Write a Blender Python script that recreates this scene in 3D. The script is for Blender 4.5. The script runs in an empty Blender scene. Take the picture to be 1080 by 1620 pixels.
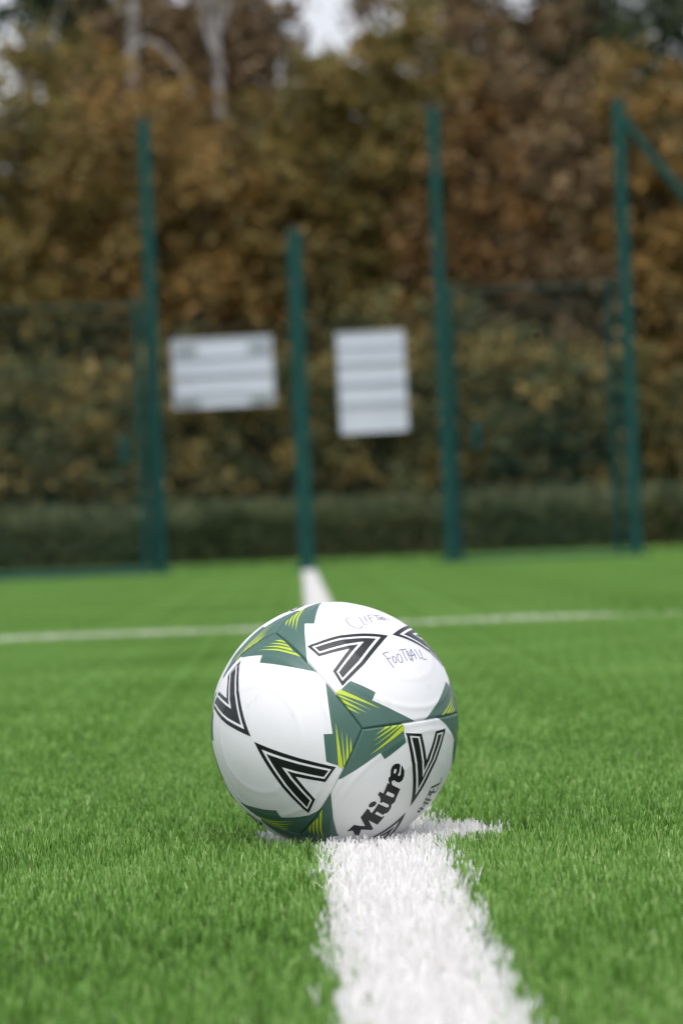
import bpy, bmesh, math, random
import numpy as np
from mathutils import Vector, Matrix
from mathutils.geometry import tessellate_polygon
from math import *
scene = bpy.context.scene
col = scene.collection
rng = np.random.default_rng(7)
random.seed(7)

# ---------------------------------------------------------------- helpers
def tag(o, label=None, cat=None, group=None, kind=None):
    if label: o['label'] = label
    if cat: o['category'] = cat
    if group: o['group'] = group
    if kind: o['kind'] = kind
    return o

def empty(name, loc, rz=0):
    o = bpy.data.objects.new(name, None); col.objects.link(o)
    o.location = loc; o.rotation_euler = (0, 0, rz); o.empty_display_size = .1
    return o

def mesh_obj(name, me, mats, parent=None, loc=None):
    o = bpy.data.objects.new(name, me); col.objects.link(o)
    for m in (mats if isinstance(mats, (list, tuple)) else [mats]): me.materials.append(m)
    if parent: o.parent = parent
    if loc: o.location = loc
    return o

def np_mesh(name, V, F, mats, parent=None, smooth=False, attr=None, n=None):
    """V (k,3); F (m,n) faces of equal size n"""
    me = bpy.data.meshes.new(name)
    V = np.asarray(V, np.float32); F = np.asarray(F, np.int32)
    m, k = F.shape
    me.vertices.add(len(V)); me.vertices.foreach_set('co', V.ravel())
    me.loops.add(m*k); me.loops.foreach_set('vertex_index', F.ravel())
    me.polygons.add(m)
    me.polygons.foreach_set('loop_start', np.arange(0, m*k, k, dtype=np.int32))
    me.update(calc_edges=True)
    if smooth: me.shade_smooth()
    if attr is not None:
        a = me.attributes.new('tint', 'FLOAT', 'POINT'); a.data.foreach_set('value', np.asarray(attr, np.float32))
    me.validate()
    return mesh_obj(name, me, mats, parent)

def bm_obj(name, bm, mats, parent=None, smooth=False):
    me = bpy.data.meshes.new(name); bm.to_mesh(me); bm.free()
    if smooth: me.shade_smooth()
    return mesh_obj(name, me, mats, parent)

def box(bm, c, s, bevel=0, rot=None, mi=0):
    r = bmesh.ops.create_cube(bm, size=1)
    vs = r['verts']
    M = Matrix.Translation(c) @ (rot if rot else Matrix()) @ Matrix.Diagonal((s[0], s[1], s[2], 1))
    bmesh.ops.transform(bm, matrix=M, verts=vs)
    fs = set(f for v in vs for f in v.link_faces)
    for f in fs: f.material_index = mi
    if bevel:
        es = list(set(e for v in vs for e in v.link_edges))
        bmesh.ops.bevel(bm, geom=es, offset=bevel, segments=2, affect='EDGES', profile=.5)

def tube(bm, p0, p1, r0, r1=None, seg=10):
    r1 = r0 if r1 is None else r1
    p0, p1 = Vector(p0), Vector(p1); d = p1-p0
    q = d.to_track_quat('Z', 'Y').to_matrix().to_4x4()
    r = bmesh.ops.create_cone(bm, cap_ends=True, segments=seg, radius1=r0, radius2=r1, depth=d.length)
    bmesh.ops.transform(bm, matrix=Matrix.Translation((p0+p1)/2) @ q, verts=r['verts'])

# ---------------------------------------------------------------- materials
def mat(name, base, rough=.5, spec=.5, setup=None):
    m = bpy.data.materials.new(name); m.use_nodes = True
    nt = m.node_tree; b = nt.nodes['Principled BSDF']
    b.inputs['Base Color'].default_value = (*base, 1)
    b.inputs['Roughness'].default_value = rough
    b.inputs['Specular IOR Level'].default_value = spec
    if setup: setup(nt, b)
    return m

def ramp(nt, fac, stops):
    r = nt.nodes.new('ShaderNodeValToRGB'); e = r.color_ramp.elements
    while len(e) < len(stops): e.new(.5)
    for x, (p, c) in zip(e, stops): x.position = p; x.color = (*c, 1)
    nt.links.new(fac, r.inputs[0]); return r.outputs[0]

def noise(nt, scale, detail=3, rough=.55, coord='Object', vec=None):
    tc = nt.nodes.new('ShaderNodeTexCoord'); n = nt.nodes.new('ShaderNodeTexNoise')
    n.inputs['Scale'].default_value = scale; n.inputs['Detail'].default_value = detail
    n.inputs['Roughness'].default_value = rough
    nt.links.new(tc.outputs[coord], n.inputs['Vector'])
    return n.outputs['Fac']

def mixc(nt, a, b, fac, mode='MIX'):
    m = nt.nodes.new('ShaderNodeMix'); m.data_type = 'RGBA'; m.blend_type = mode
    for s, v in ((6, a), (7, b)):
        if isinstance(v, tuple): m.inputs[s].default_value = (*v, 1)
        else: nt.links.new(v, m.inputs[s])
    if isinstance(fac, (int, float)): m.inputs[0].default_value = fac
    else: nt.links.new(fac, m.inputs[0])
    return m.outputs[2]

def math_n(nt, op, a, b=0.):
    m = nt.nodes.new('ShaderNodeMath'); m.operation = op
    for i, v in enumerate((a, b)):
        if isinstance(v, (int, float)): m.inputs[i].default_value = v
        else: nt.links.new(v, m.inputs[i])
    return m.outputs[0]

def leafy(nt, b, stops, amt=.35):
    """colour by per-leaf tint attribute + slow noise, with some light through the leaf"""
    at_ = nt.nodes.new('ShaderNodeAttribute'); at_.attribute_name = 'tint'
    f = math_n(nt, 'ADD', math_n(nt, 'MULTIPLY', at_.outputs['Fac'], amt), math_n(nt, 'MULTIPLY', noise(nt, .9, 4), 1-amt))
    c = ramp(nt, f, stops)
    nt.links.new(c, b.inputs['Base Color'])
    tr = nt.nodes.new('ShaderNodeBsdfTranslucent'); nt.links.new(c, tr.inputs[0])
    mx = nt.nodes.new('ShaderNodeMixShader'); mx.inputs[0].default_value = .25
    nt.links.new(b.outputs[0], mx.inputs[1]); nt.links.new(tr.outputs[0], mx.inputs[2])
    nt.links.new(mx.outputs[0], nt.nodes['Material Output'].inputs['Surface'])

def foliage_mat(name, cols, amt=.45):
    n = len(cols)
    return mat(name, cols[0], .6, .3, lambda nt, b: leafy(nt, b, [(.28+.44*i/(n-1), c) for i, c in enumerate(cols)], amt))

def blade_mat(name, stops, trans=.3, rough=.45):
    def s(nt, b):
        at_ = nt.nodes.new('ShaderNodeAttribute'); at_.attribute_name = 'tint'
        # slow patches across the pitch on top of blade-to-blade variation
        g = nt.nodes.new('ShaderNodeNewGeometry'); n1 = nt.nodes.new('ShaderNodeTexNoise')
        n1.inputs['Scale'].default_value = 1.3; n1.inputs['Detail'].default_value = 3
        nt.links.new(g.outputs['Position'], n1.inputs['Vector'])
        f = math_n(nt, 'ADD', at_.outputs['Fac'], math_n(nt, 'MULTIPLY', math_n(nt, 'SUBTRACT', n1.outputs['Fac'], .5), .7))
        c = ramp(nt, f, stops)
        nt.links.new(c, b.inputs['Base Color'])
        tr = nt.nodes.new('ShaderNodeBsdfTranslucent'); nt.links.new(c, tr.inputs[0])
        mx = nt.nodes.new('ShaderNodeMixShader'); mx.inputs[0].default_value = trans
        nt.links.new(b.outputs[0], mx.inputs[1]); nt.links.new(tr.outputs[0], mx.inputs[2])
        nt.links.new(mx.outputs[0], nt.nodes['Material Output'].inputs['Surface'])
    return mat(name, stops[0][1], rough, .5, s)

GREEN = blade_mat('grass_fibre', [(0, (.050, .125, .014)), (.28, (.120, .275, .034)), (.6, (.225, .430, .080)), (1, (.42, .60, .21))])
WHITE = blade_mat('white_fibre', [(0, (.76, .74, .70)), (.5, (.87, .855, .83)), (1, (.91, .90, .885))], .25)
CREAM = blade_mat('worn_white_fibre', [(0, (.40, .45, .30)), (.5, (.62, .66, .50)), (1, (.78, .80, .70))], .25)
def gnd(nt, b):
    c = ramp(nt, noise(nt, 60, 4), [(.3, (.018, .045, .010)), (.7, (.04, .10, .02))]); nt.links.new(c, b.inputs['Base Color'])
GROUND = mat('turf_infill', (.03, .08, .015), .9, .2, gnd)
def vrg(nt, b):
    c = ramp(nt, noise(nt, 3, 5), [(.3, (.05, .11, .02)), (.7, (.10, .17, .04))]); nt.links.new(c, b.inputs['Base Color'])
VERGE = mat('verge_soil', (.06, .1, .03), .9, .2, vrg)
def pnt(nt, b):
    c = ramp(nt, noise(nt, 90, 4), [(.3, (.45, .45, .42)), (.7, (.7, .69, .67))]); nt.links.new(c, b.inputs['Base Color'])
PAINT = mat('line_backing', (.6, .6, .58), .9, .2, pnt)
def stl(nt, b):
    c = ramp(nt, noise(nt, 4, 4), [(.3, (.003, .048, .039)), (.7, (.005, .066, .054))]); nt.links.new(c, b.inputs['Base Color'])
STEEL = mat('green_powder_coat', (.006, .07, .06), .55, .2, stl)
STEEL2 = mat('green_powder_coat_fence', (.010, .085, .075), .5, .4, stl)
CAP = mat('black_plastic_cap', (.02, .03, .03), .6)
def sgn(nt, b):
    c = ramp(nt, noise(nt, 5, 4), [(.3, (.56, .60, .655)), (.7, (.61, .65, .70))]); nt.links.new(c, b.inputs['Base Color'])
SIGN = mat('sign_white_aluminium', (.55, .58, .65), .45, .4, sgn)
RAIL = mat('sign_channel_grey', (.50, .54, .60), .5, .4)
BRKT = mat('sign_bracket_grey', (.32, .37, .38), .5, .5)
def brk(nt, b):
    c = ramp(nt, noise(nt, 6, 5), [(.35, (.10, .085, .065)), (.65, (.22, .20, .17))]); nt.links.new(c, b.inputs['Base Color'])
BARK = mat('bark', (.12, .1, .08), .85, .2, brk)
def bir(nt, b):
    tc = nt.nodes.new('ShaderNodeTexCoord'); mp = nt.nodes.new('ShaderNodeMapping'); mp.inputs['Scale'].default_value = (2, 2, 7)
    n = nt.nodes.new('ShaderNodeTexNoise'); n.inputs['Scale'].default_value = 1.5; n.inputs['Detail'].default_value = 4
    nt.links.new(tc.outputs['Object'], mp.inputs[0]); nt.links.new(mp.outputs[0], n.inputs['Vector'])
    c = ramp(nt, n.outputs['Fac'], [(.35, (.09, .08, .07)), (.5, (.30, .28, .26)), (.8, (.42, .40, .38))]); nt.links.new(c, b.inputs['Base Color'])
BIRCH = mat('birch_bark', (.4, .38, .36), .7, .3, bir)

# ---------------------------------------------------------------- camera (45 mm-tall view, low over the turf)
F_PX = 7056.; W_PX = 1080.
rho = radians(2.3); pitch = atan(40*cos(rho)/F_PX); yaw = radians(-.54125); CAMH = .2776
CAM = Vector((-.0612, -3.972, CAMH))
fw = Vector((-sin(yaw)*cos(pitch), cos(yaw)*cos(pitch), sin(pitch)))
r0 = Vector((cos(yaw), sin(yaw), 0)); u0 = r0.cross(fw)
right = cos(rho)*r0 - sin(rho)*u0; up = sin(rho)*r0 + cos(rho)*u0
cd = bpy.data.cameras.new('camera'); cam = bpy.data.objects.new('camera', cd); col.objects.link(cam)
Mx = Matrix((right, up, -fw)).transposed().to_4x4(); Mx.translation = CAM; cam.matrix_world = Mx
cd.sensor_fit = 'HORIZONTAL'; cd.sensor_width = 24.; cd.lens = 24.*F_PX/W_PX
cd.clip_start = .1; cd.clip_end = 700
cd.dof.use_dof = True; cd.dof.focus_distance = 3.90
APERTURE = .0148
cd.dof.aperture_fstop = (cd.lens/1000)/APERTURE; cd.dof.aperture_blades = 0
scene.camera = cam
BALL = Vector((-.0375, 0.0, .110))

# ---------------------------------------------------------------- light
w = bpy.data.worlds.new('World'); scene.world = w; w.use_nodes = True
nt = w.node_tree; bg = nt.nodes['Background']
sky = nt.nodes.new('ShaderNodeTexSky'); sky.sky_type = 'NISHITA'; sky.sun_disc = False
SUN_EL, SUN_AZ = radians(64), radians(172)     # behind the camera, a little to the left
sky.sun_elevation = SUN_EL; sky.sun_rotation = -SUN_AZ
sky.air_density = 1.; sky.dust_density = 3.; sky.ozone_density = 1.
hs = nt.nodes.new('ShaderNodeHueSaturation'); hs.inputs['Saturation'].default_value = .26
nt.links.new(sky.outputs[0], hs.inputs['Color']); nt.links.new(mixc(nt, hs.outputs[0], (1.0, .992, 1.03), 1.0, 'MULTIPLY'), bg.inputs[0])
bg.inputs[1].default_value = .15
sd = bpy.data.lights.new('sun', 'SUN'); sd.energy = .9; sd.angle = radians(60); sd.color = (1., .985, .96)
so = bpy.data.objects.new('sun', sd); col.objects.link(so)
sdir = Vector((sin(-SUN_AZ)*cos(SUN_EL), cos(SUN_AZ)*cos(SUN_EL), sin(SUN_EL)))
so.rotation_euler = sdir.to_track_quat('Z', 'Y').to_euler()
vs = scene.view_settings; vs.view_transform = 'Standard'; vs.look = 'None'; vs.exposure = 0.54; vs.gamma = 1

# ---------------------------------------------------------------- the football
KC = {(1,1,1):(0.2112, -0.9774, 0.0071), (1,1,-1):(-0.4447, -0.4403, 0.78), (1,-1,1):(-0.308, -0.4512, -0.8376), (1,-1,-1):(-0.9903, 0.1148, -0.0777), (-1,1,1):(0.99, -0.1205, 0.0728), (-1,1,-1):(0.32, 0.4287, 0.8449), (-1,-1,1):(0.448, 0.4313, -0.7831), (-1,-1,-1):(-0.2224, 0.9748, -0.0159)}
KC = {k: np.array(v)/np.linalg.norm(v) for k, v in KC.items()}
FACES = {'A':((0,1),(1,1),(2,1)),'B':((1,1),(2,1),(0,1)),'C':((2,1),(0,1),(1,1)),
         'D':((2,-1),(0,1),(1,-1)),'E':((0,-1),(1,1),(2,-1)),'G':((1,-1),(2,1),(0,-1))}
def corner(f, su, sv):
    k = [0,0,0]; (i,s),(j,t),(l,w_) = FACES[f]; k[i] = s; k[j] = t*su; k[l] = w_*sv; return KC[tuple(k)]
def sph(f, u, v):
    u = np.asarray(u, float)[:, None]; v = np.asarray(v, float)[:, None]
    q = (1+u)*(1+v)*corner(f,1,1)+(1+u)*(1-v)*corner(f,1,-1)+(1-u)*(1+v)*corner(f,-1,1)+(1-u)*(1-v)*corner(f,-1,-1)
    return q/np.linalg.norm(q, axis=1)[:, None]
R = .11
def radius(f, u, v, d):
    u = np.abs(u); v = np.abs(v)
    e = np.minimum(1-u, 1-v)
    r = R - .0016*np.exp(-(e/.015)**2) + .00012*np.exp(-((e-.05)/.03)**2)
    c = sph(f, [0.], [0.])[0]; rho_ = np.arccos(np.clip(d@c, -1, 1))
    az = np.arctan2(v-.001, u+.001)
    for rr, a, wd in ((.445, .00038, .022), (.685, .00050, .022)):
        r = r + a*np.exp(-((rho_-rr)/wd)**2)*(e > .02)
    r = r + .00025*np.sin(d[:,0]*9+1)*np.sin(d[:,1]*8)*np.sin(d[:,2]*10+2)
    return r
G1 = [(1,.20),(.75,.46),(.60,.62),(.52,.53),(.41,.63),(.31,.72),(.36,.90),(.39,1),(1,1)]
G1B = [(1,.20),(.82,.40),(.60,.62),(.52,.53),(.41,.62),(.31,.71),(.35,.85),(.40,1),(1,1)]
G2 = [(.36,-1),(.385,-.90),(.50,-.75),(.61,-.61),(.53,-.53),(.70,-.31),(.83,-.15),(1,.03),(1,-1)]
neg = lambda P: [(-x, -y) for x, y in P]
GREENS = {'*': [G1, neg(G1), G2, neg(G2)],
 'A': [G1, neg(G1), G2, [(-1,.0),(-.78,.20),(-.54,.50),(-.63,.60),(-.53,.75),(-.41,.90),(-.24,1),(-1,1)]],
 'B': [G1B, neg(G1B), [(.38,-1),(.42,-.92),(.50,-.77),(.60,-.62),(.53,-.53),(.60,-.43),(.83,-.15),(1,.05),(1,-1)],
       [(-1,-.03),(-.88,.08),(-.49,.52),(-.59,.60),(-.46,.72),(-.32,.84),(-.15,1),(-1,1)]],
 'C': [[(1,.21),(.76,.45),(.60,.61),(.52,.53),(.42,.62),(.31,.72),(.35,.85),(.39,1),(1,1)], neg(G1),
       [(.40,-1),(.42,-.88),(.50,-.75),(.61,-.61),(.53,-.51),(.58,-.48),(.77,-.28),(1,.01),(1,-1)],
       [(-1,-.02),(-.78,.16),(-.61,.32),(-.53,.46),(-.54,.62),(-.47,.72),(-.34,.87),(-.18,1),(-1,1)]]}
S1 = [[(.73,.58),(.35,.90),(.37,.985)],[(.73,.69),(.385,.985),(.43,.985)],[(.75,.78),(.45,.985),(.53,.985)],[(.75,.87),(.56,.985),(.63,.985)]]
S2 = [[(.602,-.774),(.798,-.545),(.985,-.255),(.975,-.335),(.814,-.572)],[(.685,-.778),(.832,-.601),(.959,-.394),(.970,-.470),(.848,-.629)],
      [(.786,-.775),(.888,-.632),(.975,-.487),(.975,-.556),(.906,-.662)],[(.876,-.784),(.945,-.662),(.980,-.590),(.980,-.664),(.957,-.716)]]
CH = [(0,.02),(.10,.26),(.20,.52),(.335,.86),(.11,.83),(0,.50),(-.11,.83),(-.34,.86),(-.20,.52),(-.10,.27)]
CHEV = {'*': [CH, neg(CH)],
 'A': [[(0,.02),(.165,.44),(.33,.87),(.11,.84),(-.01,.51),(-.14,.84),(-.38,.87),(-.23,.54),(-.12,.30)],
       [(.01,-.03),(-.13,-.34),(-.23,-.62),(-.33,-.89),(-.10,-.83),(.01,-.54),(.13,-.85),(.35,-.86),(.18,-.44)]],
 'B': [[(.02,.04),(.21,.46),(.33,.84),(.13,.81),(.01,.48),(-.10,.82),(-.30,.83),(-.18,.49),(-.08,.26)],
       [(.02,-.01),(-.09,-.30),(-.20,-.58),(-.33,-.86),(-.11,-.83),(0,-.50),(.11,-.83),(.35,-.86),(.25,-.52),(.13,-.24)]],
 'C': [[(.02,.02),(.11,.26),(.20,.50),(.33,.85),(.11,.81),(.01,.49),(-.11,.81),(-.31,.82),(-.21,.62),(-.08,.34),(-.01,.14)],
       [(.03,-.04),(-.05,-.29),(-.18,-.56),(-.33,-.86),(-.11,-.83),(.02,-.50),(.12,-.83),(.35,-.86),(.22,-.56),(.12,-.29)]]}
STR2=[ [(0.602,-0.753),(0.792,-0.523),(0.990,-0.216),(0.970,-0.327),(0.808,-0.551)],[(0.683,-0.759),(0.826,-0.580),(0.949,-0.375),(0.960,-0.452),(0.842,-0.609)],[(0.782,-0.758),(0.881,-0.613),(0.974,-0.459),(0.978,-0.538),(0.899,-0.644)],[(0.872,-0.769),(0.938,-0.645),(0.984,-0.559),(0.996,-0.638),(0.951,-0.700)] ]
MT=[ [(0.498,-0.391),(0.489,-0.263),(0.366,-0.240),(0.483,-0.142),(0.474,-0.023),(0.437,-0.039),(0.416,-0.059),(0.396,-0.066),(0.393,-0.032),(0.387,0.042),(0.383,0.060),(0.384,0.088),(0.412,0.123),(0.442,0.140),(0.440,0.178),(0.390,0.160),(0.395,0.276),(0.367,0.259),(0.398,0.302),(0.404,0.324),(0.392,0.347),(0.411,0.411),(0.405,0.453),(0.384,0.476),(0.349,0.481),(0.319,0.468),(0.292,0.451),(0.259,0.405),(0.240,0.347),(0.243,0.301),(0.270,0.280),(0.303,0.287),(0.333,0.304),(0.353,0.297),(0.353,0.278),(0.332,0.253),(0.232,0.215),(0.232,0.125),(0.225,0.096),(0.226,0.070),(0.244,0.054),(0.231,0.016),(0.229,-0.020),(0.237,-0.046),(0.262,-0.056),(0.266,-0.075),(0.242,-0.089),(0.250,-0.198),(0.378,-0.157),(0.258,-0.258),(0.258,-0.281),(0.377,-0.299),(0.335,-0.393),(0.354,-0.431),(0.445,-0.351)],
[(0.409,0.048),(0.417,0.060),(0.430,0.066),(0.447,0.066),(0.462,0.058),(0.474,0.044),(0.480,0.027),(0.478,0.011),(0.470,-0.001),(0.456,-0.008),(0.440,-0.006),(0.424,0.002),(0.413,0.016),(0.407,0.032)] ]
MW=[ [(0.359,-0.069),(0.356,-0.039),(0.253,-0.077),(0.264,-0.098)],
[(0.405,0.061),(0.389,0.074),(0.360,0.055),(0.354,0.073),(0.276,0.048),(0.262,0.026),(0.277,0.016),(0.373,0.044)],
[(0.360,0.152),(0.356,0.186),(0.276,0.161),(0.262,0.139),(0.274,0.126)],
[(0.369,0.385),(0.371,0.415),(0.360,0.424),(0.346,0.411),(0.347,0.381),(0.354,0.372)],
[(0.319,0.468),(0.306,0.462),(0.296,0.392),(0.286,0.363),(0.298,0.347),(0.315,0.357),(0.313,0.374),(0.308,0.392)] ]
IMT=[ [(-0.227,-0.109),(-0.150,-0.066)],[(-0.268,-0.097),(-0.153,-0.033),(-0.239,-0.045),(-0.157,0.031),(-0.317,-0.048)],[(-0.321,-0.009),(-0.159,0.063),(-0.162,0.111),(-0.230,0.090),(-0.227,0.035)],[(-0.327,0.141),(-0.322,0.089),(-0.165,0.133),(-0.166,0.161)],[(-0.233,0.116),(-0.236,0.150)],[(-0.167,0.180),(-0.335,0.178),(-0.327,0.241)] ]
IM2= [(-0.223,-0.143),(-0.177,-0.171),(-0.142,-0.230)]
HW=[ [(-0.286,0.196),(-0.309,0.204),(-0.313,0.227),(-0.291,0.250),(-0.251,0.266),(-0.209,0.273),(-0.159,0.257),(-0.134,0.219),(-0.150,0.185)],
[(-0.276,0.108),(-0.217,0.131),(-0.154,0.157),(-0.157,0.115)],
[(-0.267,0.053),(-0.183,0.099)],
[(-0.265,0.011),(-0.157,0.064)],
[(-0.265,0.011),(-0.270,-0.055)],
[(-0.221,0.039),(-0.222,-0.007)],
[(-0.253,-0.045),(-0.256,-0.139)],
[(-0.253,-0.082),(-0.169,-0.034)],
[(-0.208,-0.102),(-0.191,-0.088),(-0.180,-0.075),(-0.179,-0.067),(-0.189,-0.069),(-0.206,-0.079),(-0.221,-0.095),(-0.228,-0.107),(-0.223,-0.110),(-0.208,-0.102)],
[(-0.206,-0.139),(-0.184,-0.121),(-0.170,-0.104),(-0.170,-0.095),(-0.182,-0.097),(-0.202,-0.111),(-0.222,-0.131),(-0.232,-0.147),(-0.225,-0.150),(-0.206,-0.139)],
[(-0.163,-0.125),(-0.216,-0.163),(-0.154,-0.160),(-0.210,-0.196)],
[(0.176,0.226),(0.210,0.214),(0.265,0.215),(0.333,0.206)],
[(0.178,0.227),(0.171,0.191),(0.175,0.160)],
[(0.235,0.215),(0.230,0.176)],
[(0.255,0.133),(0.278,0.140),(0.291,0.153),(0.289,0.165),(0.272,0.170),(0.248,0.166),(0.229,0.155),(0.224,0.142),(0.234,0.133),(0.255,0.133)],
[(0.253,0.064),(0.283,0.074),(0.301,0.092),(0.298,0.108),(0.276,0.116),(0.246,0.112),(0.221,0.096),(0.213,0.077),(0.226,0.065),(0.253,0.064)],
[(0.182,0.046),(0.182,-0.044)],
[(0.186,0.006),(0.241,0.027),(0.295,0.025)],
[(0.200,-0.027),(0.248,-0.020),(0.297,-0.016)],
[(0.200,-0.027),(0.207,-0.050),(0.231,-0.040),(0.243,-0.019),(0.251,-0.046),(0.275,-0.049),(0.297,-0.016)],
[(0.185,-0.098),(0.233,-0.063),(0.312,-0.035)],
[(0.185,-0.098),(0.236,-0.101),(0.292,-0.098)],
[(0.252,-0.057),(0.246,-0.113)],
[(0.188,-0.148),(0.248,-0.153),(0.289,-0.153),(0.280,-0.189)],
[(0.188,-0.221),(0.248,-0.204),(0.297,-0.196),(0.295,-0.251)] ]

gs = np.concatenate([[-1,-.994,-.988,-.982,-.974,-.966,-.955,-.94], np.linspace(-.92,.92,75), [.94,.955,.966,.974,.982,.988,.994,1]])
def area(P): return .5*sum(P[i-1][0]*P[i][1]-P[i][0]*P[i-1][1] for i in range(len(P)))
def inset(P, d):
    if area(P) < 0: P = P[::-1]
    out = []; n_ = len(P)
    for i in range(n_):
        p0, p1, p2 = Vector(P[i-1]), Vector(P[i]), Vector(P[(i+1) % n_])
        a = (p1-p0).normalized(); b = (p2-p1).normalized()
        na = Vector((-a.y, a.x)); nb = Vector((-b.y, b.x))
        m = na+nb; k = d/max(.12, (1+na.dot(nb)))
        out.append(tuple(p1+m*k))
    return out
def stroke(P, wd):
    """polyline to a list of thin quads joined into one ribbon polygon"""
    L, Rr = [], []
    for i, p in enumerate(P):
        a = Vector(P[max(0, i-1)]); b = Vector(P[min(len(P)-1, i+1)]); t = (b-a)
        t = t.normalized() if t.length > 1e-6 else Vector((1, 0)); nn = Vector((-t.y, t.x))*wd/2
        L.append(Vector(p)+nn); Rr.append(Vector(p)-nn)
    return [[L[i], L[i+1], Rr[i+1], Rr[i]] for i in range(len(P)-1)]
def patch(poly, step=.05):
    """tessellate a flat uv polygon, then cut it on a fine grid so that it follows the ball"""
    poly = [Vector((p[0], p[1], 0)) for p in poly]
    bm = bmesh.new(); vsx = [bm.verts.new(p) for p in poly]
    for t in tessellate_polygon([poly]):
        try: bm.faces.new([vsx[i] for i in t])
        except ValueError: pass
    xs = [p.x for p in poly]; ys = [p.y for p in poly]
    for ax, lo, hi in ((0, min(xs), max(xs)), (1, min(ys), max(ys))):
        cuts = [float(q) for q in gs]
        for c_ in cuts:
            if lo < c_ < hi:
                nrm = (1, 0, 0) if ax == 0 else (0, 1, 0); co = (c_, 0, 0) if ax == 0 else (0, c_, 0)
                bmesh.ops.bisect_plane(bm, geom=bm.verts[:]+bm.edges[:]+bm.faces[:], plane_co=co, plane_no=nrm, dist=1e-7)
    bm.verts.ensure_lookup_table(); bm.verts.index_update()
    V = [(v.co.x, v.co.y) for v in bm.verts]; Fc = [[v.index for v in f.verts] for f in bm.faces]
    bm.free(); return V, Fc

def leather(base, rough=.36):
    def s(nt, b):
        n1 = noise(nt, 900, 2); n2 = noise(nt, 28, 4)
        bp = nt.nodes.new('ShaderNodeBump'); bp.inputs['Strength'].default_value = .22; bp.inputs['Distance'].default_value = .0002
        nt.links.new(n1, bp.inputs['Height']); nt.links.new(bp.outputs[0], b.inputs['Normal'])
        c = ramp(nt, noise(nt, 16, 6, .7), [(.30, tuple(x*.80 for x in base)), (.42, tuple(x*.97 for x in base)), (.7, base)]); nt.links.new(c, b.inputs['Base Color'])
        r = math_n(nt, 'ADD', math_n(nt, 'MULTIPLY', n2, .2), rough-.1); nt.links.new(r, b.inputs['Roughness'])
    return s
MB = [mat('ball_white', (.84, .842, .855), .38, .45, leather((.84, .842, .855))),
      mat('ball_green', (.068, .148, .120), .36, .5, leather((.068, .148, .120))),
      mat('ball_yellow', (.52, .66, .03), .36, .5, leather((.52, .66, .03))),
      mat('ball_black', (.009, .012, .014), .33, .5, leather((.009, .012, .014))),
      mat('ball_pen', (.22, .19, .34), .5, .3),
      mat('ball_grey_print', (.16, .17, .17), .5, .3)]
ball = empty('football', (BALL.x, BALL.y, 0))
tag(ball, 'white football with green and lime corner shapes and black chevrons on the white spot', 'football')
gs = np.concatenate([[-1,-.994,-.988,-.982,-.974,-.966,-.955,-.94], np.linspace(-.92,.92,75), [.94,.955,.966,.974,.982,.988,.994,1]])
for f in FACES:
    Ng = len(gs); uu, vv = np.meshgrid(gs, gs, indexing='ij'); uu = uu.ravel(); vv = vv.ravel()
    d = sph(f, uu, vv); V = [d*radius(f, uu, vv, d)[:, None]]
    idx = np.arange(Ng*Ng).reshape(Ng, Ng)
    q = np.stack([idx[:-1,:-1], idx[1:,:-1], idx[1:,1:], idx[:-1,1:]], -1).reshape(-1, 4)
    # outward winding
    if np.dot(np.cross(V[0][q[0,1]]-V[0][q[0,0]], V[0][q[0,3]]-V[0][q[0,0]]), V[0][q[0,0]]) < 0: q = q[:, ::-1]
    faces = [list(map(int, r)) for r in q]; mi = [0]*len(faces); nv = Ng*Ng
    def put(poly, m_, lift, step=.05):
        global nv
        pv, pf = patch(poly, step)
        if not pf: return
        pu = np.array([p[0] for p in pv]); pw = np.array([p[1] for p in pv])
        dd = sph(f, pu, pw); V.append(dd*(radius(f, pu, pw, dd)+lift)[:, None])
        P3 = V[-1]
        for fc in pf:
            if np.dot(np.cross(P3[fc[1]]-P3[fc[0]], P3[fc[2]]-P3[fc[0]]), P3[fc[0]]) < 0: fc = fc[::-1]
            faces.append([i+nv for i in fc]); mi.append(m_)
        nv += len(pv)
    for g in GREENS.get(f, GREENS['*']): put(g, 1, .00009)
    for S in (S1, S2):
        for s in S: put(s, 2, .00017); put(neg(s), 2, .00017)
    for c_ in CHEV.get(f, CHEV['*']):
        put(inset(c_, -.014), 0, .00013)
        put(c_, 3, .00021); put(inset(c_, .036), 0, .00028); put(inset(c_, .057), 3, .00035)
    if f == 'C':
        for p in MT: put(p, 3, .00013, .04)
        for p in MW: put(p, 0, .00021, .04)
        for s in IMT:
            for qd in stroke(s, .024): put(qd, 3, .00013)
        for s in IMT:
            for qd in stroke(s, .0045): put(qd, 5, .00021)
        for qd in stroke(IM2, .006): put(qd, 5, .00013)
    if f == 'B':
        for s in HW:
            for qd in stroke(s, .0095): put(qd, 4, .00013)
    Vn = np.concatenate(V) + np.array([0, 0, BALL.z])
    me = bpy.data.meshes.new('panel'); me.from_pydata(Vn.tolist(), [], faces)
    me.polygons.foreach_set('material_index', mi); me.shade_smooth(); me.update()
    mesh_obj('panel', me, MB, ball)
bm = bmesh.new()      # dark valve set in one panel on the far side
vd = -sph('A', [.0], [.0])[0]*R
tube(bm, Vector(vd)*.985+Vector((0,0,BALL.z)), Vector(vd)*1.002+Vector((0,0,BALL.z)), .004, .004, 20)
bm_obj('valve', bm, [MB[3]], ball)

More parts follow.
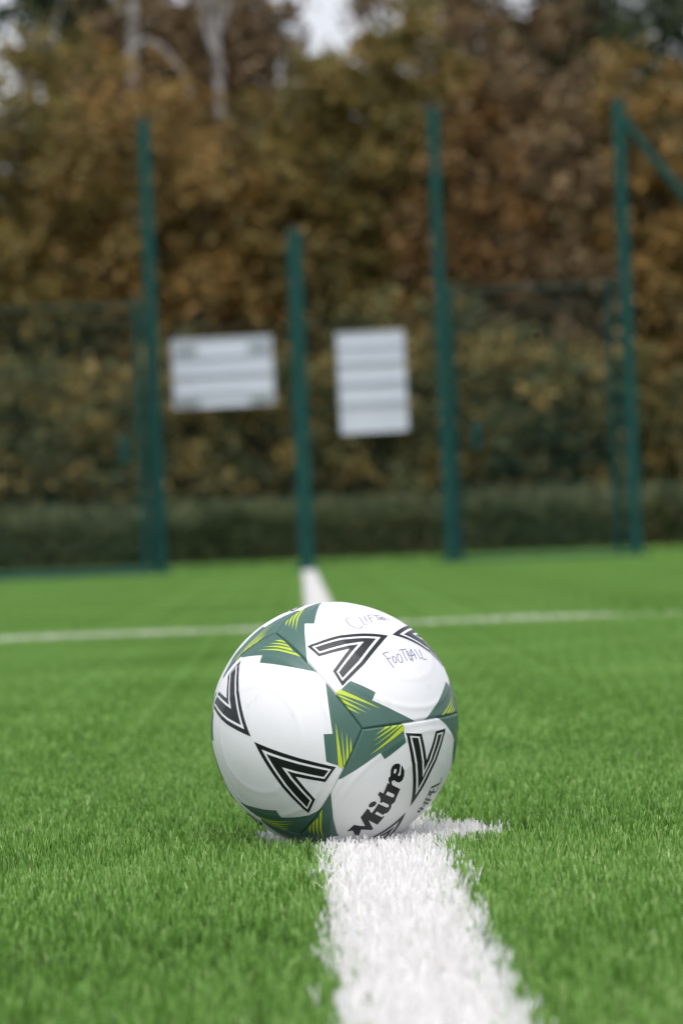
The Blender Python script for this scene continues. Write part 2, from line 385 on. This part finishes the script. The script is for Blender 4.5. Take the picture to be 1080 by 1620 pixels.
# ---------------------------------------------------------------- turf
def ground_sheet(name, x0, x1, y0, y1, z, m, label, kind='structure'):
    bm = bmesh.new(); box(bm, ((x0+x1)/2, (y0+y1)/2, z-.05), (x1-x0, y1-y0, .1))
    o = bm_obj(name, bm, [m]); tag(o, kind=kind); o['label'] = label; return o
ground_sheet('ground', -400, 400, -60, 560, 0, GROUND, 'green artificial pitch ground')
ground_sheet('grass_verge', -60, 60, 36.25, 60, .012, VERGE, 'grass strip beyond the pitch fence')

def blades(xy, hgt, wid, lean, tint, seg=3, z0=0.):
    """thin tapering curved fibres, one per root point"""
    n_ = len(xy); az = rng.uniform(0, 2*pi, n_); fa = rng.uniform(0, 2*pi, n_)
    t = np.linspace(0, 1, seg+1)
    sx, sy = np.cos(fa), np.sin(fa)
    V = []
    for i, ti in enumerate(t):
        wi = wid*(1-.15*ti) if i < seg else wid*.5
        off = lean*hgt*ti**1.8
        cx = xy[:,0]+np.cos(az)*off; cy = xy[:,1]+np.sin(az)*off; cz = z0+hgt*ti*(1-.18*np.minimum(lean, 1)*ti)
        V.append(np.stack([cx-sx*wi/2, cy-sy*wi/2, cz], 1)); V.append(np.stack([cx+sx*wi/2, cy+sy*wi/2, cz], 1))
    k = 2*(seg+1)
    V = np.stack(V, 1).reshape(-1, 3)
    b = (np.arange(n_)*k)[:, None]
    F = np.concatenate([b+np.array([2*i, 2*i+1, 2*i+3, 2*i+2]) for i in range(seg)], 0)
    return V, F, np.repeat(tint, k)

def smooth_noise(x, y, s, seed):
    r = np.random.default_rng(seed); out = np.zeros_like(x)
    for _ in range(6):
        a = r.uniform(0, 2*pi); k = s*r.uniform(.6, 1.6); out += np.sin((x*np.cos(a)+y*np.sin(a))*k+r.uniform(0, 6.28))
    return out/6

def tufts(n_, x0, x1, y0, y1, per=6, spread=.0035):
    m = n_//per
    c = np.stack([rng.uniform(x0, x1, m), rng.uniform(y0, y1, m)], 1)
    xy = np.repeat(c, per, 0)+rng.normal(0, spread, (m*per, 2))
    return xy, np.repeat(rng.uniform(0, 1, m), per)

# near field: every fibre modelled
X0, X1, Y0, Y1 = -.75, .75, -1.75, 1.7
dens = 48000
xy, tc_ = tufts(int((X1-X0)*(Y1-Y0)*dens), X0, X1, Y0, Y1)
x, y = xy[:,0], xy[:,1]
# the fibres under the ball are pressed flat
db = np.hypot(x-BALL.x, y-BALL.y)
hw = .050+np.where(x > 0, .003, .0015)*np.clip(-y/1.5, 0, 1)
edge = hw+.0045*smooth_noise(x*0, y, 60, 3)+np.repeat(rng.normal(0, .004, len(x)//6), 6)
spot = np.hypot(x, y-.04) < .111+rng.normal(0, .004, len(x))
strayw = (np.abs(x) < .066) & (tc_ < .07)
white = (np.abs(x) < edge) | spot | strayw
white &= ~((np.abs(x) > .030) & (rng.random(len(x)) < .05) & ~spot)
hgt = rng.uniform(.0115, .0172, len(x))*(1+.13*smooth_noise(x, y, 25, 5))
room = BALL.z-np.sqrt(np.maximum(0, (R+.0005)**2-db**2))
hgt = np.where(db < R, np.minimum(hgt, np.maximum(room*.85, .001)), hgt)
lean = np.where(rng.random(len(x)) < .93, np.abs(rng.normal(.17, .13, len(x))), np.abs(rng.normal(.5, .3, len(x))))
wid = rng.uniform(.0010, .0017, len(x))
tint = np.clip(.08+.86*rng.beta(1.3, 1.7, len(x))+.36*(tc_-.5), 0, 1)
for sel, nm, m_, lb in ((~white, 'artificial_grass', GREEN, 'green artificial grass around the ball'), (white, 'marking_grass', WHITE, 'white grass fibres of the halfway line and spot')):
    k = rng.random(len(x)) < (1. if nm == 'artificial_grass' else 1.)
    s = sel & k
    V, F, T = blades(xy[s], hgt[s]*(1.0 if nm[0] == 'a' else 1.04), wid[s]*(1 if nm[0] == 'a' else 1.15), lean[s], tint[s] if nm[0] == 'a' else rng.uniform(.2, 1, s.sum()))
    o = np_mesh(nm, V, F, [m_], attr=T); tag(o, kind='stuff'); o['label'] = lb

# middle and far field: square tiles of fibres repeated over the pitch, leaving the line free
def tile(name, sx, sy, dens, hm, w0, w1):
    n_ = int(sx*sy*dens); xy, tc_ = tufts(n_, 0, sx, 0, sy); n_ = len(xy)
    V, F, T = blades(xy, rng.uniform(.6, 1, n_)*hm, rng.uniform(w0, w1, n_), np.abs(rng.normal(.45, .3, n_)), np.clip(.25+.45*rng.beta(2, 2.4, n_)+.3*(tc_-.5), 0, 1), 2)
    return V, F, T
def field(name, label, cells, sx, sy, dens, hm, w0, w1, m_):
    """one object: points carry copies of a fibre tile through geometry nodes"""
    V, F, T = tile(name, sx, sy, dens, hm, w0, w1)
    src = np_mesh(name+'_tile', V, F, [m_], attr=T); col.objects.unlink(src)
    me = bpy.data.meshes.new(name); me.from_pydata([(a, b, 0) for a, b in cells], [], [])
    o = mesh_obj(name, me, [m_])
    ng = bpy.data.node_groups.new(name, 'GeometryNodeTree')
    ng.interface.new_socket('Geometry', in_out='INPUT', socket_type='NodeSocketGeometry')
    ng.interface.new_socket('Geometry', in_out='OUTPUT', socket_type='NodeSocketGeometry')
    gi = ng.nodes.new('NodeGroupInput'); go = ng.nodes.new('NodeGroupOutput')
    oi = ng.nodes.new('GeometryNodeObjectInfo'); oi.inputs['Object'].default_value = src
    ip = ng.nodes.new('GeometryNodeInstanceOnPoints')
    ng.links.new(gi.outputs[0], ip.inputs['Points']); ng.links.new(oi.outputs['Geometry'], ip.inputs['Instance'])
    ng.links.new(ip.outputs[0], go.inputs[0])
    md = o.modifiers.new('tiles', 'NODES'); md.node_group = ng
    tag(o, kind='stuff'); o['label'] = label; return o
GAP = .052
cells = []
for j in range(5):          # beside the near field
    for yy in (-1.75+.69*j,):
        for xx in (-1.5, .75): cells.append((xx, yy))
field('artificial_grass', 'green artificial grass at the sides', cells, .75, .69, 14000, .018, .0014, .0024, GREEN)
CROSS_Y, CROSS_W = 9.32, .10
cells = []
yy = 1.7
while yy < 14:
    if abs(yy+.25-CROSS_Y) > 5: pass
    for i in range(7):
        cells.append((GAP+i*.6, yy)); cells.append((-GAP-(i+1)*.6, yy))
    yy += .6
# the strip of the crossing line is left out of the tiles
near = [c for c in cells if c[1]+.6 <= CROSS_Y-CROSS_W/2+1e-6]
ylast = max(c[1] for c in near)+.6
field('artificial_grass', 'green artificial grass up to the crossing line', near, .6, .6, 13000, .018, .0018, .003, GREEN)
cells = []
sx = .6; gap = CROSS_Y-CROSS_W/2-ylast
if gap > .02:
    for i in range(14):
        cells.append((GAP+i*sx, ylast)); cells.append((-GAP-(i+1)*sx, ylast))
    field('artificial_grass', 'green artificial grass just before the crossing line', cells, sx, gap, 13000, .018, .0018, .003, GREEN)
cells = []; yy = CROSS_Y+CROSS_W/2
while yy < 36.1:
    for i in range(7):
        cells.append((GAP+i, yy)); cells.append((-GAP-(i+1), yy))
    yy += 1.0
field('artificial_grass', 'green artificial grass beyond the crossing line', cells, 1., 1., 5500, .019, .003, .005, GREEN)
# far part of the halfway line, and the crossing line
n_ = 40000; a = np.stack([rng.uniform(-GAP, GAP, n_), 1.7+(33.1-1.7)*rng.random(n_)**1.3], 1)
V, F, T = blades(a, rng.uniform(.014, .020, n_), rng.uniform(.002, .0045, n_), np.abs(rng.normal(.4, .3, n_)), rng.uniform(0, .9, n_), 2)
o = np_mesh('marking_grass', V, F, [WHITE], attr=T); tag(o, kind='stuff'); o['label'] = 'white fibres of the far halfway line'
n_ = 26000; a = np.stack([rng.uniform(-7, 7, n_), rng.uniform(CROSS_Y-CROSS_W/2, CROSS_Y+CROSS_W/2, n_)], 1)
wear = .75+.25*smooth_noise(a[:,0], a[:,0]*0, 6, 11)+.2*smooth_noise(a[:,0], a[:,0]*0, 17, 12)
wear = wear*np.where(a[:,0] > .84, .80, 1)*np.where((a[:,0] > .88) & (a[:,0] < 1.02), .8, 1)
V, F, T = blades(a, rng.uniform(.75, 1, n_)*.031*np.clip(wear, .4, 1), rng.uniform(.002, .0038, n_), np.abs(rng.normal(.3, .25, n_)), rng.uniform(0, 1, n_), 2)
o = np_mesh('marking_grass', V, F, [CREAM], attr=T); tag(o, kind='stuff'); o['label'] = 'pale worn fibres of the crossing pitch line'
bm = bmesh.new(); box(bm, (0, 15.6, .0015), (.098, 35, .005)); box(bm, (0, CROSS_Y, .0018), (14, CROSS_W, .004))
bmesh.ops.create_circle(bm, cap_ends=True, segments=48, radius=.106, matrix=Matrix.Translation((0, .04, .0045)))
o = bm_obj('line_marking', bm, [PAINT]); tag(o, kind='structure'); o['label'] = 'white pitch line and centre spot'

# ---------------------------------------------------------------- posts, fences, signs
def post(x, y, h, wd, label, group=None, brace=False):
    p = empty('tall_post', (x, y, 0)); tag(p, label, 'post', group)
    bm = bmesh.new(); box(bm, (0, 0, h/2), (wd, wd, h), .008); bm_obj('pole', bm, [STEEL], p)
    bm = bmesh.new(); box(bm, (0, 0, h+.012), (wd*.98, wd*.98, .024), .006); bm_obj('cap', bm, [CAP], p)
    bm = bmesh.new(); box(bm, (0, 0, .02), (wd*1.9, wd*1.9, .016), .003)
    for sx in (-1, 1):
        for sy in (-1, 1): tube(bm, (sx*wd*.72, sy*wd*.72, .026), (sx*wd*.72, sy*wd*.72, .045), .01, .01, 6)
    bm_obj('base_plate', bm, [STEEL], p)
    for zz in (.35, 1.25, 2.1, 3.0, 3.8):
        if zz < h-.1:
            bm = bmesh.new(); tube(bm, (0, -wd/2, zz), (0, -wd/2-.02, zz), .012, .010, 8); bm_obj('bolt', bm, [STEEL], p)
    return p
pg = 'tall green net posts'
post(-1.325, 36.3, 4.11, .105, 'tall green post left of the wide white sign', pg)
post(-.015, 33.2, 2.84, .125, 'shorter nearer green post between the two white signs, where the halfway line ends', pg)
post(1.266, 35.7, 4.06, .095, 'tall green post just right of the upright white sign', pg)
pb = post(2.94, 36.0, 4.09, .105, 'tall green post with a sloping brace, furthest right', pg)
bm = bmesh.new(); tube(bm, (.03, 0, 3.93), (2.9, 0, .05), .04, .04, 12); bm_obj('brace', bm, [STEEL], pb)

def mesh_fence(x0, x1, y, h, label, wire=.0022, posts=(), rail=True, locks=(), y1=None, kick=0, group='green mesh fence panels'):
    """twin-wire panel fence: verticals every 5 cm, doubled horizontals every 20 cm"""
    L = x1-x0 if y1 is None else abs(y1-y)
    root = empty('mesh_fence', (x0, y, 0), 0 if y1 is None else (pi/2 if y1 > y else -pi/2)); tag(root, label, 'fence', group)
    step = 2.52; k = 0; xa = 0
    while xa < L-.05:
        xb = min(L, xa+step); bm = bmesh.new()
        n_ = int((xb-xa)/.05)
        for i in range(n_+1):
            xx = xa+i*.05+.01
            if xx < xb: box(bm, (xx, 0, .05+(h-.05)/2), (wire*1.8, wire*1.8, h-.05))
        zz = .08
        while zz < h:
            for dy in (-.006, .006): box(bm, ((xa+xb)/2, dy, zz), (xb-xa, wire*2.0, wire*2.2))
            zz += .2
        bm_obj('wire_panel', bm, [STEEL2], root)
        xa += step
    if rail:
        bm = bmesh.new(); box(bm, (L/2, 0, h+.02), (L, .02, .017), .004); bm_obj('top_rail', bm, [STEEL2], root)
    if kick:
        bm = bmesh.new(); box(bm, (L/2, 0, kick/2+.005), (L, .02, kick), .004); bm_obj('kick_board', bm, [STEEL2], root)
    for px in posts:
        bm = bmesh.new(); box(bm, (px, .05, (h+.05)/2), (.06, .05, h+.05), .005)
        po = bm_obj('fence_post', bm, [STEEL], root)
        bm = bmesh.new(); box(bm, (px, .05, h+.06), (.062, .052, .02), .004); bm_obj('post_cap', bm, [CAP], po)
    for (px, pz) in locks:
        bm = bmesh.new(); box(bm, (px, -.035, pz), (.09, .05, .24), .01); tube(bm, (px+.02, -.06, pz+.03), (px+.02, -.11, pz+.03), .009, .009, 8)
        box(bm, (px-.02, -.112, pz+.03), (.11, .014, .018), .004)
        bm_obj('gate_lock', bm, [STEEL], root)
    return root
mesh_fence(-9.2, -1.40, 36.0, 2.42, 'green mesh fence running left from the leftmost tall post', posts=(.1, 2.6, 5.1, 7.745), locks=((7.60, 1.13),), kick=.07)
mesh_fence(1.36, 2.88, 36.15, 2.44, 'green mesh fence panel between the two right tall posts', posts=(.01, 1.44), locks=((.19, 1.13),), kick=.035)
mesh_fence(3.4, 12, 36.9, 2.3, 'green mesh fence beyond the braced post at far right', wire=.0016, posts=(2.5, 5.0, 7.5), rail=False)
mesh_fence(-1.36, 1.30, 37.62, 2.35, 'thin wire fence behind the two white signs', wire=.0012, posts=(), rail=False)
mesh_fence(-1.40, 0, 36.3, 2.42, 'short return fence left of the wide white sign', posts=(), rail=False, y1=37.6)
mesh_fence(1.32, 0, 36.0, 2.42, 'short return fence right of the upright white sign', posts=(), rail=False, y1=37.6)

def sign(xc, zc, wd, ht, rails, brackets, label, rot):
    s = empty('sign', (xc, 37.5, zc)); s.rotation_euler = (0, rot, 0); tag(s, label, 'sign', 'white signs on the fence')
    bm = bmesh.new(); box(bm, (0, 0, 0), (wd, .006, ht), .0025); bm_obj('board', bm, [SIGN], s)
    for z, t in rails:
        bm = bmesh.new(); box(bm, (0, -.013, z), (wd*.985, .020, t), .004); bm_obj('stiffening_rail', bm, [RAIL], s)
    bm = bmesh.new()
    for sz in (-1, 1): box(bm, (0, -.006, sz*(ht/2-.008)), (wd, .018, .016), .003)
    for sx in (-1, 1): box(bm, (sx*(wd/2-.008), -.006, 0), (.016, .018, ht-.034), .003)
    bm_obj('frame', bm, [SIGN], s)
    for bx_, bz in brackets:
        bm = bmesh.new(); box(bm, (bx_, -.03, bz), (.20, .014, .075), .004)
        tube(bm, (bx_, -.037, bz), (bx_, -.05, bz), .012, .010, 6)
        box(bm, (bx_-.07, .04, bz), (.03, .09, .03)); bm_obj('bracket', bm, [BRKT], s)
    return s
sign(-.718, 1.856, .935, .64, [(.155, .035), (0, .07), (-.185, .03)], [(-.335, .235), (.345, .235), (-.335, -.24), (.345, -.24)], 'wide white sign with grey corner brackets, left of the shorter green post', -.012)
sign(.666, 1.711, .63, .94, [(.335, .03), (.195, .055), (.005, .055), (-.185, .055)], [], 'upright white sign with horizontal grey bands, right of the shorter green post', -.012)

# ---------------------------------------------------------------- hedge, shrubs and trees
def leaf_cloud(C, Rr, n_clump, per, ls, flat=.8, hollow=.35, seed=0, droop=0, low=0.):
    """leaves in clumps spread through an uneven ellipsoid; returns verts, faces, tint"""
    r = np.random.default_rng(seed)
    d = r.normal(size=(n_clump, 3)); d /= np.linalg.norm(d, axis=1)[:, None]
    rad = hollow+(1-hollow)*r.random(n_clump)**.6
    lump = 1+.22*np.sin(d[:,0]*3.1+seed)+.18*np.sin(d[:,2]*4.3+seed*2)+.12*np.sin(d[:,1]*6+seed)
    cc = d*(rad*lump)[:, None]*np.array(Rr)+np.array(C)
    keep = cc[:,2] > low+.05; cc = cc[keep]
    cs = r.uniform(.22, .5, len(cc))*min(Rr)/1.6
    ct = r.random(len(cc))
    P = np.repeat(cc, per, 0)+r.normal(size=(len(cc)*per, 3))*np.repeat(cs, per)[:, None]*np.array([1, 1, flat])*.55
    n_ = len(P); nrm = r.normal(size=(n_, 3))+np.array([0, 0, .8]); nrm /= np.linalg.norm(nrm, axis=1)[:, None]
    t1 = np.cross(nrm, r.normal(size=(n_, 3))); t1 /= np.linalg.norm(t1, axis=1)[:, None]; t2 = np.cross(nrm, t1)
    L = (ls*r.uniform(.6, 1.3, n_))[:, None]
    Vx = np.stack([P-t1*L*.5, P+t2*L*.32, P+t1*L*.5, P-t2*L*.32], 1).reshape(-1, 3)
    Vx[:,2] = np.maximum(Vx[:,2], .02)
    F = np.arange(n_*4).reshape(-1, 4)
    tint = np.repeat(np.clip(.6*np.repeat(ct, per)+.4*r.random(n_), 0, 1), 4)
    return Vx, F, tint

def trunk_mesh(h, r0_, branches, crown_r, seed, bend=.3):
    rn = random.Random(seed); bm = bmesh.new(); p = Vector((0, 0, -.05)); rr = r0_; seg = 7
    for i in range(seg):
        q = p+Vector((rn.uniform(-bend, bend)/seg*2, rn.uniform(-bend, bend)/seg*2, h/seg)); r1 = r0_*(1-.8*(i+1)/seg)
        tube(bm, p, q, rr, r1, 9)
        if i >= 1:
            for _ in range(branches):
                a = rn.uniform(0, 2*pi); s = q; e = rr*.55; L = crown_r*rn.uniform(.5, .95)
                for k in range(3):
                    t = s+Vector((cos(a)*L/3, sin(a)*L/3, L/3*rn.uniform(.25, .8))); tube(bm, s, t, e, e*.55, 6); s = t; e *= .55; a += rn.uniform(-.5, .5)
        p = q; rr = r1
    return bm

def tree(name, x, y, zc, Rr, n_clump, per, ls, fm, label, cat, group, seed, trunk_h=None, tr=.09, hollow=.35, bark=None, branches=2):
    root = empty(name, (x, y, 0)); tag(root, label, cat, group)
    V, F, T = leaf_cloud((0, 0, zc), Rr, n_clump, per, ls, seed=seed, hollow=hollow)
    np_mesh('crown', V, F, [fm], root, attr=T)
    bm = trunk_mesh(trunk_h or zc+Rr[2]*.6, tr, branches, min(Rr[0], 1.6), seed); bm_obj('trunk', bm, [bark or BARK], root)
    return root

OLIVE = foliage_mat('leaves_olive', [(0.078, 0.079, 0.036), (0.140, 0.127, 0.041), (0.175, 0.143, 0.039), (0.261, 0.175, 0.047), (0.237, 0.208, 0.070)])
AMBER = foliage_mat('leaves_amber', [(0.086, 0.078, 0.040), (0.175, 0.131, 0.045), (0.226, 0.152, 0.041), (0.314, 0.172, 0.046), (0.272, 0.215, 0.074)])
RUST = foliage_mat('leaves_rust', [(0.081, 0.070, 0.048), (0.172, 0.120, 0.050), (0.216, 0.123, 0.044), (0.290, 0.152, 0.049), (0.218, 0.165, 0.070)])
BROWN = foliage_mat('leaves_brown', [(0.091, 0.078, 0.056), (0.171, 0.122, 0.066), (0.198, 0.139, 0.070), (0.260, 0.170, 0.079), (0.202, 0.186, 0.087)])
DARK = foliage_mat('leaves_dark_green', [(0.011, 0.022, 0.011), (0.022, 0.046, 0.019), (0.043, 0.070, 0.028), (0.074, 0.095, 0.034), (0.068, 0.081, 0.047)])
MIXED = foliage_mat('leaves_dark_mixed', [(0.039, 0.057, 0.030), (0.070, 0.095, 0.036), (0.143, 0.129, 0.043), (0.270, 0.189, 0.052), (0.343, 0.253, 0.074)])
MOSS = foliage_mat('leaves_moss', [(0.044, 0.062, 0.029), (0.094, 0.119, 0.050), (0.163, 0.188, 0.086), (0.237, 0.263, 0.144)])
HEDGE = foliage_mat('leaves_hedge', [(0.028, 0.051, 0.014), (0.053, 0.080, 0.023), (0.080, 0.095, 0.029), (0.109, 0.103, 0.037)])

g = 'autumn shrubs behind the fence'
rows = [
 # name, x, y, zc, radii, mat, label
 (-4.25, 50.5, 3.0, (1.7, 1.5, 2.8), OLIVE, 'olive green shrub partly out of view at the left edge'),
 (-2.75, 51.0, 3.1, (1.5, 1.5, 2.85), OLIVE, 'olive and yellow brown shrub behind the left fence'),
 (-1.15, 50.6, 3.2, (1.5, 1.4, 3.0), AMBER, 'amber leaved shrub above the wide white sign'),
 (.05, 51.5, 3.15, (1.2, 1.4, 2.95), OLIVE, 'tall olive brown shrub behind the shorter green post'),
 (1.3, 51.2, 3.7, (.85, 1.3, 3.2), OLIVE, 'tall olive and orange shrub above the upright white sign'),
 (2.05, 50.6, 3.1, (1.0, 1.2, 2.9), RUST, 'rust orange shrub right of the third tall post'),
 (3.15, 51.0, 3.2, (1.25, 1.4, 2.9), BROWN, 'brown leaved shrub between the two right tall posts'),
 (4.35, 50.4, 2.7, (1.1, 1.3, 2.5), AMBER, 'orange brown shrub behind the braced post'),
 (5.7, 51.0, 2.8, (1.4, 1.4, 2.6), BROWN, 'tan shrub partly out of view at the right edge'),
 (.55, 53.0, 3.3, (1.35, 1.1, 3.1), BROWN, 'brown shrub set back between the olive shrubs at top centre'),
 (.55, 50.8, 3.3, (.95, 1.2, 3.2), OLIVE, 'narrow olive shrub below the sky gap at top centre'),
 (-6.9, 51.2, 3.0, (1.8, 1.5, 2.8), AMBER, 'amber shrub well left of the fence posts'),
 (7.9, 51.2, 3.0, (1.8, 1.5, 2.8), OLIVE, 'olive shrub well right of the braced post'),
]
for i, (x_, y_, zc, Rr, fm, lb) in enumerate(rows):
    tree('autumn_shrub', x_, y_, zc, Rr, 340, 55, .135, fm, lb, 'shrub', g, 20+i, branches=3, tr=.08)
g = 'dark bushes under the autumn shrubs'
low = [(-4.9, 47.6, 1.3, 1.3, MIXED, 'dark mixed bush at the left edge above the hedge'),
 (-3.1, 47.8, 1.3, 1.35, MIXED, 'dark bush with yellow leaves behind the left fence'),
 (-1.7, 47.5, 1.2, 1.1, MIXED, 'dark mixed bush low behind the leftmost tall post'),
 (-.5, 47.9, 1.25, 1.05, MIXED, 'dark bush behind the wide white sign'),
 (.75, 47.6, 1.2, 1.1, MIXED, 'dark bush below the upright white sign'),
 (1.85, 47.9, 1.3, 1.1, MIXED, 'dark speckled bush right of the third tall post'),
 (2.95, 47.5, 1.35, 1.1, MIXED, 'dark speckled bush left of the braced post'),
 (4.1, 47.7, 1.2, 1.15, MIXED, 'dark mixed bush right of the braced post'),
 (5.6, 47.6, 1.2, 1.3, MIXED, 'dark mixed bush beyond the right edge'),
 (-7, 47.7, 1.2, 1.4, DARK, 'dark green bush beyond the left edge')]
for i, (x_, y_, zc, rr, fm, lb) in enumerate(low):
    tree('dark_bush', x_, y_, zc, (rr, 1.0, 1.35), 170, 50, .12, fm, lb, 'bush', g, 60+i, branches=2, tr=.05, trunk_h=1.3)
g = 'trees rising behind the shrubs'
back = [('evergreen_tree', 5.9, 58, 5.6, (2.3, 2.0, 4.6), DARK, 'dark evergreen tree filling the top right corner', 460),
 ('evergreen_tree', -2.9, 63, 7.6, (1.15, 1.5, 2.6), DARK, 'grey green tree top behind the left birch', 260),
 ('bare_tree', -.85, 62, 6.9, (1.0, 1.3, 2.6), BROWN, 'thin brown tree right of the slimmer birch', 150),
 ('bare_tree', -1.6, 60, 6.4, (1.8, 1.4, 2.4), BROWN, 'thin brown tree between the two birches', 300),
 ('bare_tree', 2.8, 61, 6.9, (1.7, 1.6, 2.8), BROWN, 'sparse brown tree with sky showing through at top right', 190),
 ('evergreen_tree', 4.3, 62, 6.5, (1.3, 1.6, 3.4), DARK, 'dark tree beside the sparse brown one', 260),
 ('evergreen_tree', -9, 60, 5, (3, 2, 4.5), DARK, 'large dark tree far beyond the left edge', 300),
 ('evergreen_tree', 10.5, 60, 5, (3, 2, 4.5), DARK, 'large dark tree far beyond the right edge', 300)]
for i, (nm, x_, y_, zc, Rr, fm, lb, nc) in enumerate(back):
    tree(nm, x_, y_, zc, Rr, nc, 50, .15, fm, lb, 'tree', g, 90+i, branches=4, tr=.14, hollow=.15, trunk_h=zc+Rr[2]*.8)
# thick dark undergrowth behind the shrubs: reads as one mass
Vs, Fs, Ts = [], [], []; off = 0
for i in range(16):
    V, F, T = leaf_cloud((-12+i*1.6, 55.5+random.uniform(-.6, .6), 2.2), (1.6, 1.2, 2.4+.4*sin(i*1.7)), 170, 50, .17, seed=140+i, hollow=.1)
    Vs.append(V); Fs.append(F+off); Ts.append(T); off += len(V)
o = np_mesh('undergrowth', np.concatenate(Vs), np.concatenate(Fs), [MIXED], attr=np.concatenate(Ts)); tag(o, kind='stuff'); o['label'] = 'dark undergrowth behind the shrubs'
# birches
def birch(x_, y_, h, r0_, limbs, label, seed):
    root = empty('birch_tree', (x_, y_, 0)); tag(root, label, 'tree', 'birches behind the shrubs')
    bm = bmesh.new(); rn = random.Random(seed); p = Vector((0, 0, 0)); rr = r0_
    for i in range(9):
        q = p+Vector((rn.uniform(-.07, .07), rn.uniform(-.05, .05), h/9)); tube(bm, p, q, rr, rr*.93, 12); p = q; rr *= .93
    bm_obj('trunk', bm, [BIRCH], root)
    for lm in limbs:
        bm = bmesh.new(); e = .038
        for a, b in zip(lm[:-1], lm[1:]): tube(bm, a, b, e, e*.85, 8); e *= .85
        bm_obj('limb', bm, [BIRCH], root)
    V, F, T = leaf_cloud((0, 0, h*.86), (1.2, 1.1, 1.8), 45, 30, .10, seed=seed, hollow=.2)
    np_mesh('crown', V, F, [MOSS], root, attr=T)
birch(-2.10, 54, 11, .095, [[(0,0,6.6),(.25,0,6.85),(.5,0,6.75),(.72,0,6.45),(.85,0,6.1)], [(0,0,7.2),(-.3,0,7.8),(-.5,0,8.6)]], 'pale birch with a drooping limb at the top left', 5)
birch(-.83, 54.5, 11, .08, [[(0,0,7.0),(.2,0,7.7),(.3,0,8.6)], [(0,0,6.4),(-.2,0,7.0),(-.25,0,7.8)]], 'slimmer pale birch right of the one with the drooping limb', 6)
# clipped hedge
def hedge(x0, x1, y, h, label, seed):
    r = np.random.default_rng(seed); n_ = int((x1-x0)*5200)
    P = np.stack([r.uniform(x0, x1, n_), y+r.uniform(-.35, .35, n_), r.uniform(.0, 1, n_)], 1)
    top = h*(1+.09*np.sin(P[:,0]*2.3+seed)+.06*np.sin(P[:,0]*7+1)+.04*np.sin(P[:,0]*17)); shell = r.random(n_)
    P[:,2] = np.where(shell < .3, top*r.uniform(.92, 1.04, n_), P[:,2]*top); fr = (shell > .3) & (shell < .8); P[fr, 1] = y-.36+r.normal(0, .03, fr.sum())
    nrm = r.normal(size=(n_, 3)); nrm /= np.linalg.norm(nrm, axis=1)[:, None]
    t1 = np.cross(nrm, r.normal(size=(n_, 3))); t1 /= np.linalg.norm(t1, axis=1)[:, None]; t2 = np.cross(nrm, t1); L = (.055*r.uniform(.6, 1.3, n_))[:, None]
    V = np.stack([P-t1*L*.5, P+t2*L*.35, P+t1*L*.5, P-t2*L*.35], 1).reshape(-1, 3)+np.array([0, 0, .03])
    root = empty('clipped_hedge', ((x0+x1)/2, y, 0)); tag(root, label, 'hedge', 'clipped hedge rows'); V -= np.array([(x0+x1)/2, y, 0])
    np_mesh('foliage', V, np.arange(n_*4).reshape(-1, 4), [HEDGE], root, attr=np.repeat(r.random(n_), 4))
hedge(-8.5, 8.5, 44.6, .50, 'low dark clipped hedge running along behind the fence', 3)
# verge grass: tussocks in front of the hedge and on the bank behind it
def rough_grass(x0, x1, y0, y1, n_, hm, m_, label, wd=.02, z0=.012):
    a = np.stack([rng.uniform(x0, x1, n_), rng.uniform(y0, y1, n_)], 1)
    V, F, T = blades(a, rng.uniform(.5, 1, n_)*hm, rng.uniform(.5, 1, n_)*wd, np.abs(rng.normal(.5, .3, n_)), rng.uniform(0, .8, n_), 2, z0)
    o = np_mesh('verge_grass', V, F, [m_], attr=T); tag(o, kind='stuff'); o['label'] = label
rough_grass(-8, 8, 36.4, 44.2, 90000, .05, GREEN, 'short grass between the fence and the hedge', .012)
rough_grass(-8, 8, 45.1, 47.2, 30000, .8, MOSS, 'tall pale grass and nettles behind the hedge', .045)
